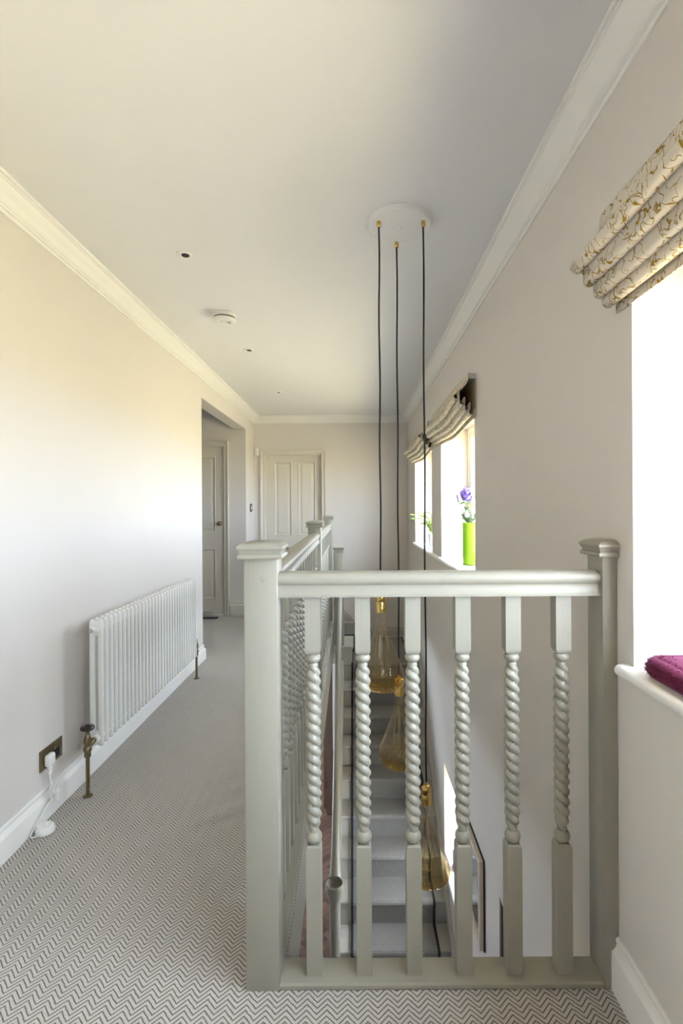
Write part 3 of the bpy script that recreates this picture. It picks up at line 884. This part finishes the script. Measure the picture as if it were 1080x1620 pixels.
# ------------------------------------------------------------------ ceiling fittings
def downlight(x, y, label):
    d = thing('downlight', (x, y, CZ - 0.012), label, 'downlight', 'recessed ceiling downlights')
    bm = new(); bm_lathe(bm, [(0.026, 0.004), (0.027, -0.002), (0.031, -0.004), (0.036, -0.002), (0.0375, 0.0), (0.0375, 0.003)], (x, y, CZ - 0.003), 28, cap=False)
    mk('bezel', bm, PLASTIC, d)
    bm = new(); bm_lathe(bm, [(0.0, -0.0015), (0.0265, -0.0015), (0.0265, 0.001)], (x, y, CZ - 0.0025), 24); mk('reflector', bm, PLASTIC, d)
    bm = new(); bm_lathe(bm, [(0.0, -0.002), (0.017, -0.002), (0.018, 0.001)], (x + 0.006, y - 0.003, CZ - 0.005), 20); mk('lamp_opening', bm, DARK, d)
downlight(-0.79, 2.394, 'nearest white ceiling downlight, in front of the smoke alarm')
downlight(-0.789, 3.838, 'middle white ceiling downlight, just past the smoke alarm')
downlight(-0.777, 5.248, 'farthest white ceiling downlight, close to the far wall')

sm = thing('smoke_alarm', (-0.79, 3.13, CZ - 0.056), 'round white smoke alarm on the ceiling between two downlights', 'smoke alarm')
c = (-0.79, 3.13, CZ)
bm = new(); bm_lathe(bm, [(0.0, -0.022), (0.066, -0.022), (0.070, -0.019), (0.071, -0.006), (0.069, -0.001)], c, 36); mk('base_ring', bm, PLASTIC, sm)
bm = new(); bm_lathe(bm, [(0.0, -0.035), (0.064, -0.035), (0.064, -0.022), (0.0, -0.022)], c, 36); mk('vent_gap', bm, GREYF, sm)
bm = new(); bm_lathe(bm, [(0.0, -0.055), (0.020, -0.055), (0.021, -0.053), (0.050, -0.052), (0.064, -0.047), (0.070, -0.040), (0.070, -0.033), (0.0, -0.033)], c, 36); cv = mk('cover', bm, PLASTIC, sm)
bm = new(); bm_lathe(bm, [(0.0, -0.058), (0.010, -0.057), (0.012, -0.052)], (c[0] - 0.01, c[1] - 0.02, CZ), 16); mk('test_button', bm, PLASTIC, cv)
for q in range(5):
    bm = new(); a = q * 0.3 - 0.4
    bm_box(bm, (c[0] + 0.012 + 0.006 * q, c[1] - 0.02, CZ - 0.0545), (c[0] + 0.0145 + 0.006 * q, c[1] + 0.015, CZ - 0.051)); mk('sounder_slot', bm, GREYF, cv)

# pendant light: disc, three cords, three drop bulbs
pdt = thing('pendant_light', (0.19, 2.125, CZ), 'triple pendant light of gold drop bulbs on long black cords from a white ceiling disc', 'pendant light')
bm = new(); bm_lathe(bm, [(0.0, -0.027), (0.118, -0.027), (0.126, -0.024), (0.130, -0.018), (0.130, -0.002), (0.126, 0.0)], (0.1915, 2.125, CZ), 56); cn = mk('ceiling_disc', bm, CEIL, pdt)
bm = new(); bm_lathe(bm, [(0.0, -0.010), (0.006, -0.009), (0.009, -0.003), (0.010, 0.001)], (0.1915, 2.125, CZ - 0.027), 16); mk('centre_screw', bm, PLASTIC, cn)
BP = [(0.0195, 0), (0.0195, -0.028), (0.021, -0.045), (0.027, -0.075), (0.0385, -0.110), (0.053, -0.150), (0.070, -0.190), (0.083, -0.222), (0.0895, -0.248), (0.0895, -0.268), (0.083, -0.288), (0.068, -0.305), (0.046, -0.316), (0.022, -0.321), (0.004, -0.322)]
bp_s = [(v.x, v.y) for v in smooth_path([(a, b, 0) for a, b in BP], 3)]
for x, y, zt in ((0.104, 2.079, 0.856), (0.2836, 2.077, 0.077), (0.1895, 2.243, 0.459)):
    bm = new(); bm_lathe(bm, [(0.004, 0.0), (0.009, 0.0), (0.009, -0.020), (0.007, -0.024), (0.004, -0.026)], (x, y, CZ - 0.025), 14); g = mk('cord_grip', bm, GOLD, pdt)
    zc = zt + 0.088
    n = 14
    pts = [(x + 0.0015 * math.sin(i * 1.3), y, CZ - 0.045 + (zc - CZ + 0.045) * i / n) for i in range(n + 1)]
    pts[0] = (x, y, pts[0][2]); pts[-1] = (x, y, zc - 0.005)
    bm = new(); bm_tube(bm, smooth_path(pts, 3), 0.0036, 8); mk('cord', bm, CORD, pdt)
    bm = new(); bm_lathe(bm, [(0.0, zc), (0.0055, zc), (0.0055, zc - 0.012), (0.012, zc - 0.013), (0.013, zc - 0.016), (0.018, zc - 0.018), (0.0205, zc - 0.022), (0.0205, zc - 0.045), (0.0198, zc - 0.046), (0.0205, zc - 0.047), (0.0205, zt - 0.001), (0.0, zt - 0.001)], (x, y, 0), 28)
    mk('lamp_holder', bm, GOLD, pdt)
    bm = new()
    tilt = 0.018
    rings = []
    for r, dz in bp_s:
        sh = tilt * max(0.0, (-dz - 0.2) / 0.12) ** 2 * 0.5
        rings.append([(x + sh + r * math.cos(2 * PI * i / 40), y + r * math.sin(2 * PI * i / 40), zt + dz) for i in range(40)])
    bm_rings(bm, rings, cap=False)
    blb = mk('bulb', bm, BULB, pdt, angle=80)
    bm = new(); bm_lathe(bm, [(0.010, 0.0), (0.009, -0.03), (0.005, -0.06), (0.0045, -0.26), (0.007, -0.268), (0.001, -0.272)], (x, y, zt), 12); mk('glass_stem', bm, CLEAR, blb)
    for q in range(6):
        a = q * PI / 3 + 0.4
        bm = new()
        pts = [(x + 0.006 * math.cos(a), y + 0.006 * math.sin(a), zt - 0.05), (x + 0.022 * math.cos(a), y + 0.022 * math.sin(a), zt - 0.13), (x + 0.030 * math.cos(a + 0.3), y + 0.030 * math.sin(a + 0.3), zt - 0.21), (x + 0.020 * math.cos(a + 0.8), y + 0.020 * math.sin(a + 0.8), zt - 0.262), (x + 0.004 * math.cos(a), y + 0.004 * math.sin(a), zt - 0.268)]
        bm_tube(bm, smooth_path(pts, 6), 0.0009, 5); mk('filament', bm, GOLD, blb)

# ------------------------------------------------------------------ roman blinds
BPROF = [(0.046, 2.040), (0.047, 2.015), (0.050, 1.998), (0.062, 1.970), (0.094, 1.940)]
for _cx, _cz in ((0.110, 1.908), (0.080, 1.874), (0.052, 1.843), (0.029, 1.819)):
    BPROF += [(_cx + 0.017 * math.cos(R(q)), _cz + 0.017 * math.sin(R(q))) for q in (25, -15, -55, -95, -135, -165)]
    BPROF += [(_cx - 0.017, _cz + 0.022), (_cx - 0.014, _cz + 0.030), (_cx - 0.006, _cz + 0.016)] if _cx > 0.03 else [(_cx - 0.018, _cz + 0.016), (_cx - 0.021, _cz + 0.018)]
BPROF += [(0.007, 1.826), (0.007, 1.805), (0.007, 1.788)]
def blind(y0, y1, label, sag=0.03, dz=0.0):
    b = thing('roman_blind', (RX, (y0 + y1) / 2, 2.04), label, 'blind', 'cream roman blinds over the windows')
    bm = new(); bm_box(bm, (RX - 0.040, y0 + 0.004, 2.008 + dz), (RX, y1 - 0.004, 2.040 + dz), 0.003, 1); mk('head_rail', bm, TRACKM, b)
    bm = new(); uvl = bm.loops.layers.uv.new('UVMap')
    pr = smooth_path([(p, z, 0) for p, z in BPROF], 3)
    s = [0.0]
    for p, q in zip(pr, pr[1:]): s.append(s[-1] + (q - p).length)
    n = 24
    grid = []
    for i in range(n + 1):
        t = i / n; y = y0 + (y1 - y0) * t
        g = math.sin(PI * t)
        row = []
        for p in pr:
            low = min(1.0, (2.04 - p.y) / 0.16)
            row.append(bm.verts.new((RX - p.x * (1 + 0.05 * math.sin(7 * t + 3 * low)) , y, p.y + dz - sag * g * low + 0.004 * math.sin(11 * t) * low)))
        grid.append(row)
    for i in range(n):
        for j in range(len(pr) - 1):
            f = bm.faces.new((grid[i][j], grid[i][j + 1], grid[i + 1][j + 1], grid[i + 1][j]))
            for lp, (ii, jj) in zip(f.loops, ((i, j), (i, j + 1), (i + 1, j + 1), (i + 1, j))):
                lp[uvl].uv = (y0 + (y1 - y0) * ii / n, s[jj])
    bmesh.ops.reverse_faces(bm, faces=bm.faces)
    o = mk('fabric', bm, [BLIND, LINING], b, angle=80, normals=False)
    box_obj('lining_panel', (RX - 0.0055, y0 + 0.004, 1.80 + dz), (RX - 0.0015, y1 - 0.004, 2.008 + dz), LINING, b)
    sol = o.modifiers.new('thickness', 'SOLIDIFY'); sol.thickness = 0.003; sol.offset = -1; sol.material_offset = 1; sol.material_offset_rim = 0
    return b
blind(-0.72, 1.34, 'nearest cream and gold patterned roman blind, above the burgundy cushion', 0.012)
blind(2.90, 4.28, 'cream roman blind with gathered folds over the window with the green vase', 0.03)
blind(4.50, 5.95, 'farthest cream roman blind over the window with the potted fern', 0.03)

# ------------------------------------------------------------------ cushion on the near sill
cu = thing('seat_cushion', (0.83, 0.70, SILL), 'burgundy plush pad cushion lying on the nearest window board', 'cushion')
cx0, cx1, cya, cyb, ch = 0.678, 0.955, 0.0, 1.238, 0.046
def rrect(ins, z, rad=0.055, n=7, nl=60):
    x0, x1, y0, y1 = cx0 + ins, cx1 - ins, cya + ins, cyb - ins
    rad = max(0.012, rad - ins); pts = []
    for cx, cy, a0 in ((x1 - rad, y1 - rad, 0), (x0 + rad, y1 - rad, 90), (x0 + rad, y0 + rad, 180), (x1 - rad, y0 + rad, 270)):
        for k in range(n):
            a = R(a0 + 90 * k / (n - 1)); pts.append((cx + rad * math.cos(a), cy + rad * math.sin(a)))
        if a0 in (90, 270):          # long sides get more points
            ya, yb = (y1 - rad, y0 + rad) if a0 == 90 else (y0 + rad, y1 - rad)
            xx = x0 if a0 == 90 else x1
            pts += [(xx, ya + (yb - ya) * k / nl) for k in range(1, nl)]
    return [(x, y, SILL + 0.001 + z + 0.0016 * math.sin(23 * y + 9 * x) * (z > 0.02)) for x, y in pts]
bm = new()
bm_rings(bm, [rrect(i, z) for i, z in ((0.022, 0.0), (0.008, 0.003), (0.001, 0.012), (0.0, 0.022), (0.003, 0.033), (0.010, 0.041), (0.019, 0.0455), (0.024, 0.0445), (0.027, 0.042), (0.030, 0.0445), (0.038, 0.0475), (0.060, 0.050), (0.10, 0.051))])
pad = mk('pad', bm, FUR, cu, angle=80)
rnd = random.Random(3)
bm = new()
me = pad.data
po = origin_of(pad)
for f in me.polygons:
    cc = f.center + po
    if cc.y < 0.75 or f.normal.z < -0.3: continue
    side = abs(f.normal.z) < 0.75
    for q in range(10 if side else 3):
        vsx = [me.vertices[i].co for i in f.vertices]
        w = [rnd.random() for _ in vsx]; sw = sum(w)
        p = sum((v * (k / sw) for v, k in zip(vsx, w)), Vector()) + po
        d = (f.normal * 1.0 + Vector((rnd.uniform(-.6, .6), rnd.uniform(-.6, .6), rnd.uniform(-.7, .3)))).normalized() * rnd.uniform(0.004, 0.009 if side else 0.005)
        t = d.cross(Vector((rnd.uniform(-1, 1), rnd.uniform(-1, 1), rnd.uniform(-1, 1)))).normalized() * 0.0007
        bm.faces.new([bm.verts.new(p - t), bm.verts.new(p + t), bm.verts.new(p + d)])
fz = mk('plush_pile', bm, FUR, cu, angle=0, normals=False); fz['kind'] = 'stuff'

# ------------------------------------------------------------------ vase with flowers
vx, vy = 0.802, 3.55
va = thing('vase', (vx, vy, SILL), 'tall lime green glass vase of cut flowers on the window board', 'vase')
prof = [(0.0, 0.001), (0.046, 0.001), (0.054, 0.004), (0.056, 0.010), (0.052, 0.020)]
for k in range(30):
    z = 0.022 + 0.262 * k / 29
    prof.append((0.0535 + 0.0008 * math.sin(k * 1.9) + 0.001 * (k / 29), z))
prof += [(0.056, 0.290), (0.0555, 0.293), (0.051, 0.291), (0.050, 0.10), (0.048, 0.014), (0.0, 0.012)]
bm = new(); bm_lathe(bm, prof, (vx, vy, SILL), 36); mk('glass_body', bm, GREENG, va)
VZ = SILL + 0.27
def stem_pts(dx, dy, h, b=0.0):
    return smooth_path([(vx - dx * 0.2, vy - dy * 0.2, SILL + 0.05), (vx + dx * 0.25, vy + dy * 0.25, VZ + 0.0), (vx + dx * 0.7 + b, vy + dy * 0.7, VZ + h * 0.6), (vx + dx, vy + dy, VZ + h)], 5)
def leaf_at(bm, p, d, L, w):
    d = Vector(d).normalized(); s = d.cross(Vector((0.2, 0.1, 1))).normalized(); u = s.cross(d)
    pts = [p, p + d * L * 0.35 + s * w + u * w * 0.4, p + d * L + u * (-0.1 * L), p + d * L * 0.35 - s * w + u * w * 0.4, p + d * L * 0.45]
    v = [bm.verts.new(q) for q in pts]
    bm.faces.new((v[0], v[1], v[4])); bm.faces.new((v[1], v[2], v[4])); bm.faces.new((v[2], v[3], v[4])); bm.faces.new((v[3], v[0], v[4]))
def flower(name, label, cat, dx, dy, h, stem_m=LEAFM):
    f = thing(name, (vx, vy, SILL + 0.05), label, cat, 'cut flowers in the green vase')
    bm = new(); pts = stem_pts(dx, dy, h); bm_tube(bm, pts, 0.002, 6); mk('stem', bm, stem_m, f)
    return f, pts[-1], pts
def leaves(f, pts, n, L, w, m, lo=0.35):
    for i in range(n):
        p = pts[int(len(pts) * (lo + (0.95 - lo) * i / max(1, n - 1))) if n > 1 else len(pts) // 2]
        a = i * 2.4 + rnd.random()
        bm = new(); leaf_at(bm, p, (math.cos(a), math.sin(a), 0.5), L * rnd.uniform(0.8, 1.2), w); mk('leaf', bm, m, f, angle=0, normals=False)
f, p, pts = flower('hydrangea', 'large lilac hydrangea head standing highest in the green vase', 'flower', -0.015, 0.02, 0.22)
bm = new()
for i in range(150):
    jr = rnd.uniform(0.72, 1.12)
    d = Vector((rnd.gauss(0, 1), rnd.gauss(0, 1), rnd.gauss(0.2, 1))).normalized(); c = p + Vector((d.x * 0.050 * jr, d.y * 0.050 * jr, d.z * 0.045 * jr))
    t = d.orthogonal().normalized(); t.rotate(Matrix.Rotation(rnd.random() * PI, 3, d)); s = d.cross(t)
    for a in (t, s, -t, -s):
        b2 = d.cross(a)
        v = [bm.verts.new(c), bm.verts.new(c + a * 0.008 + b2 * 0.006 + d * 0.003), bm.verts.new(c + a * 0.014 + d * 0.001), bm.verts.new(c + a * 0.008 - b2 * 0.006 + d * 0.003)]
        bm.faces.new(v)
o = mk('flower_head', bm, PETALV, f, angle=0, normals=False)
for i, (a, L) in enumerate(((PI * 0.9, 0.085), (-PI / 2 - 0.4, 0.07))):
    bm = new(); leaf_at(bm, p + Vector((0, 0, -0.06)), (math.cos(a), math.sin(a), -0.1), L, 0.022); mk('leaf', bm, LEAFB, f, angle=0, normals=False)
f, p, pts = flower('lavender_sprig', 'dark lavender sprig leaning out beside the lilac hydrangea', 'flower', -0.075, 0.04, 0.185)
bm = new()
for i in range(16):
    c = p + Vector((-0.001 * i * 0.8, 0, 0.0035 * i - 0.02)); a = i * 2.4
    bm_lathe(bm, [(0.001, -0.005), (0.0042, 0.0), (0.001, 0.006)], c + Vector((0.004 * math.cos(a), 0.004 * math.sin(a), 0)), 6)
mk('flower_spike', bm, PETALD, f)
leaves(f, pts, 4, 0.04, 0.006, LEAFM)
f, p, pts = flower('lisianthus', 'pale yellow open bloom below the lilac hydrangea', 'flower', 0.0, -0.035, 0.125)
for i in range(16):
    bm = new(); a = i * 2.39996; e = 0.25 + 0.05 * i
    leaf_at(bm, p, (math.cos(a) * e, math.sin(a) * e, 1.1 - 0.05 * i), 0.040, 0.017); mk('petal', bm, PETALY, f, angle=0, normals=False)
f, p, pts = flower('tulip_bud', 'single closed white bud low in the green vase', 'flower', -0.034, -0.03, 0.072)
bm = new(); bm_lathe(bm, [(0.002, -0.014), (0.012, -0.008), (0.016, 0.006), (0.014, 0.020), (0.008, 0.031), (0.002, 0.036)], p, 14); mk('flower_head', bm, PETALW, f)
for q, (dx, dy, h) in enumerate(((-0.055, 0.0, 0.07), (0.02, -0.05, 0.075), (-0.02, 0.05, 0.08), (-0.045, -0.035, 0.12))):
    f, p, pts = flower('eucalyptus_sprig', ('bushy grey green sprig at the vase rim, on the room side', 'grey green sprig at the vase rim under the yellow bloom', 'grey green sprig at the vase rim beside the far reveal', 'tallest grey green sprig, leaning out below the lavender')[q], 'greenery', dx, dy, h)
    leaves(f, pts, 26, 0.044, 0.0085, LEAFM if q % 2 else LEAFB, 0.30)

# fern in a pale pot at the farthest window
px_, py_ = 0.805, 5.28
pf = thing('potted_fern', (px_, py_, SILL), 'yellow green feathery plant in a pale pot on the farthest window board', 'plant')
bm = new(); bm_lathe(bm, [(0.0, 0.001), (0.034, 0.001), (0.038, 0.006), (0.044, 0.06), (0.047, 0.125), (0.049, 0.13), (0.045, 0.13), (0.043, 0.11), (0.0, 0.108)], (px_, py_, SILL), 24); mk('pot', bm, POTW, pf)
for q in range(15):
    a = PI * 0.55 + q * 0.42 if q < 7 else q * 1.1
    reach = (0.22 + 0.05 * rnd.random()) if q < 7 else 0.09 + 0.07 * rnd.random()
    if math.cos(a) > 0.2: reach *= 0.4
    hh = 0.10 + 0.17 * rnd.random()
    base = Vector((px_, py_, SILL + 0.11))
    tip = base + Vector((math.cos(a) * reach, math.sin(a) * reach, hh))
    mid = base + Vector((math.cos(a) * reach * 0.4, math.sin(a) * reach * 0.4, hh * 0.85))
    pts = smooth_path([base, mid, tip + Vector((0, 0, -0.01))], 9)
    bm = new(); bm_tube(bm, pts, 0.0016, 5)
    for i, p in enumerate(pts):
        if i < 4: continue
        for sgn in (-1, 1):
            for k in range(2):
                d = Vector((-math.sin(a) * sgn + rnd.uniform(-.3, .3), math.cos(a) * sgn + rnd.uniform(-.3, .3), rnd.uniform(-.9, .2)))
                leaf_at(bm, p, d, 0.042 * (1 - 0.4 * i / len(pts)), 0.0055)
    mk('frond', bm, YLEAF if q % 3 else LEAFB, pf, angle=0, normals=False)

# ------------------------------------------------------------------ candle, mirror downstairs
kx, ky, kz = 0.765, 3.93, -1.51
ch_ = thing('candle_holder', (kx, ky, kz), 'small copper coloured candle dish on the downstairs window board', 'candle holder')
bm = new(); bm_lathe(bm, [(0.0, 0.001), (0.026, 0.001), (0.030, 0.006), (0.033, 0.030), (0.034, 0.034), (0.031, 0.034), (0.029, 0.012), (0.0, 0.010)], (kx, ky, kz), 24); mk('dish', bm, COPPER, ch_)
cd = thing('candle', (kx, ky, kz + 0.011), 'lilac pillar candle standing in the copper coloured dish', 'candle')
bm = new(); bm_lathe(bm, [(0.0, 0.0), (0.0265, 0.0), (0.0270, 0.002), (0.0270, 0.152), (0.025, 0.156), (0.014, 0.152), (0.0, 0.150)], (kx, ky, kz + 0.0115), 24); mk('wax', bm, LILAC, cd)
bm = new(); bm_tube(bm, [(kx, ky, kz + 0.160), (kx, ky, kz + 0.170), (kx + 0.002, ky, kz + 0.176)], 0.0012, 6); mk('wick', bm, CORD, cd)

mr_ = thing('wall_mirror', (RX, 2.98, -1.13), 'cream framed mirror on the stair wall below the downstairs window', 'mirror')
my0, my1, mz0, mz1, mf = 2.775, 3.18, -1.13, -0.645, 0.035
bm = new(); bm_box(bm, (RX - 0.008, my0 - 0.004, mz0 - 0.004), (RX - 0.0005, my1 + 0.004, mz1 + 0.004)); mk('backing', bm, DARK, mr_)
bm = new()
for lo, hi in (((my0, mz0), (my1, mz0 + mf)), ((my0, mz1 - mf), (my1, mz1)), ((my0, mz0 + mf), (my0 + mf, mz1 - mf)), ((my1 - mf, mz0 + mf), (my1, mz1 - mf))):
    bm_box(bm, (RX - 0.030, lo[0], lo[1]), (RX - 0.008, hi[0], hi[1]), 0.002, 1)
mk('frame', bm, CREAMF, mr_)
bm = new(); bm_box(bm, (RX - 0.022, my0 + mf, mz0 + mf), (RX - 0.018, my1 - mf, mz1 - mf)); mk('mirror_glass', bm, MIRROR, mr_)

# ------------------------------------------------------------------ slipper by the hall door
sl = thing('slipper', (-1.73, 5.965, 0), 'grey felt slipper lying on the carpet in front of the hall door', 'slipper')
def slip_rings(scale, zbase, zh):
    rings = []
    L = [(-0.13, 0.6, 0.6), (-0.12, 0.85, 0.8), (-0.08, 0.95, 0.85), (-0.02, 0.9, 0.95), (0.04, 1.0, 1.0), (0.08, 0.98, 0.82), (0.11, 0.8, 0.6), (0.125, 0.5, 0.40), (0.13, 0.2, 0.25)]
    for x, w, h in L:
        ring = []
        for k in range(16):
            a = 2 * PI * k / 16
            z = math.sin(a); z = z if z > 0 else z * 0.15
            ring.append((-1.733 + x * scale, 5.965 + 0.046 * w * scale * math.cos(a), zbase + zh * 0.13 + zh * h * z * 0.85))
        rings.append(ring)
    return rings
bm = new(); bm_rings(bm, slip_rings(1.0, 0.010, 0.078)); mk('upper', bm, GREYF, sl, angle=60)
bm = new(); bm_rings(bm, [[(p[0], p[1], 0.001 + (0.013 if p[2] > 0.012 else 0.0)) for p in r] for r in slip_rings(1.03, 0.002, 0.04)]); mk('sole', bm, CORD, sl, angle=30)

# nothing may be left without a place in the view layer
bpy.context.view_layer.update()
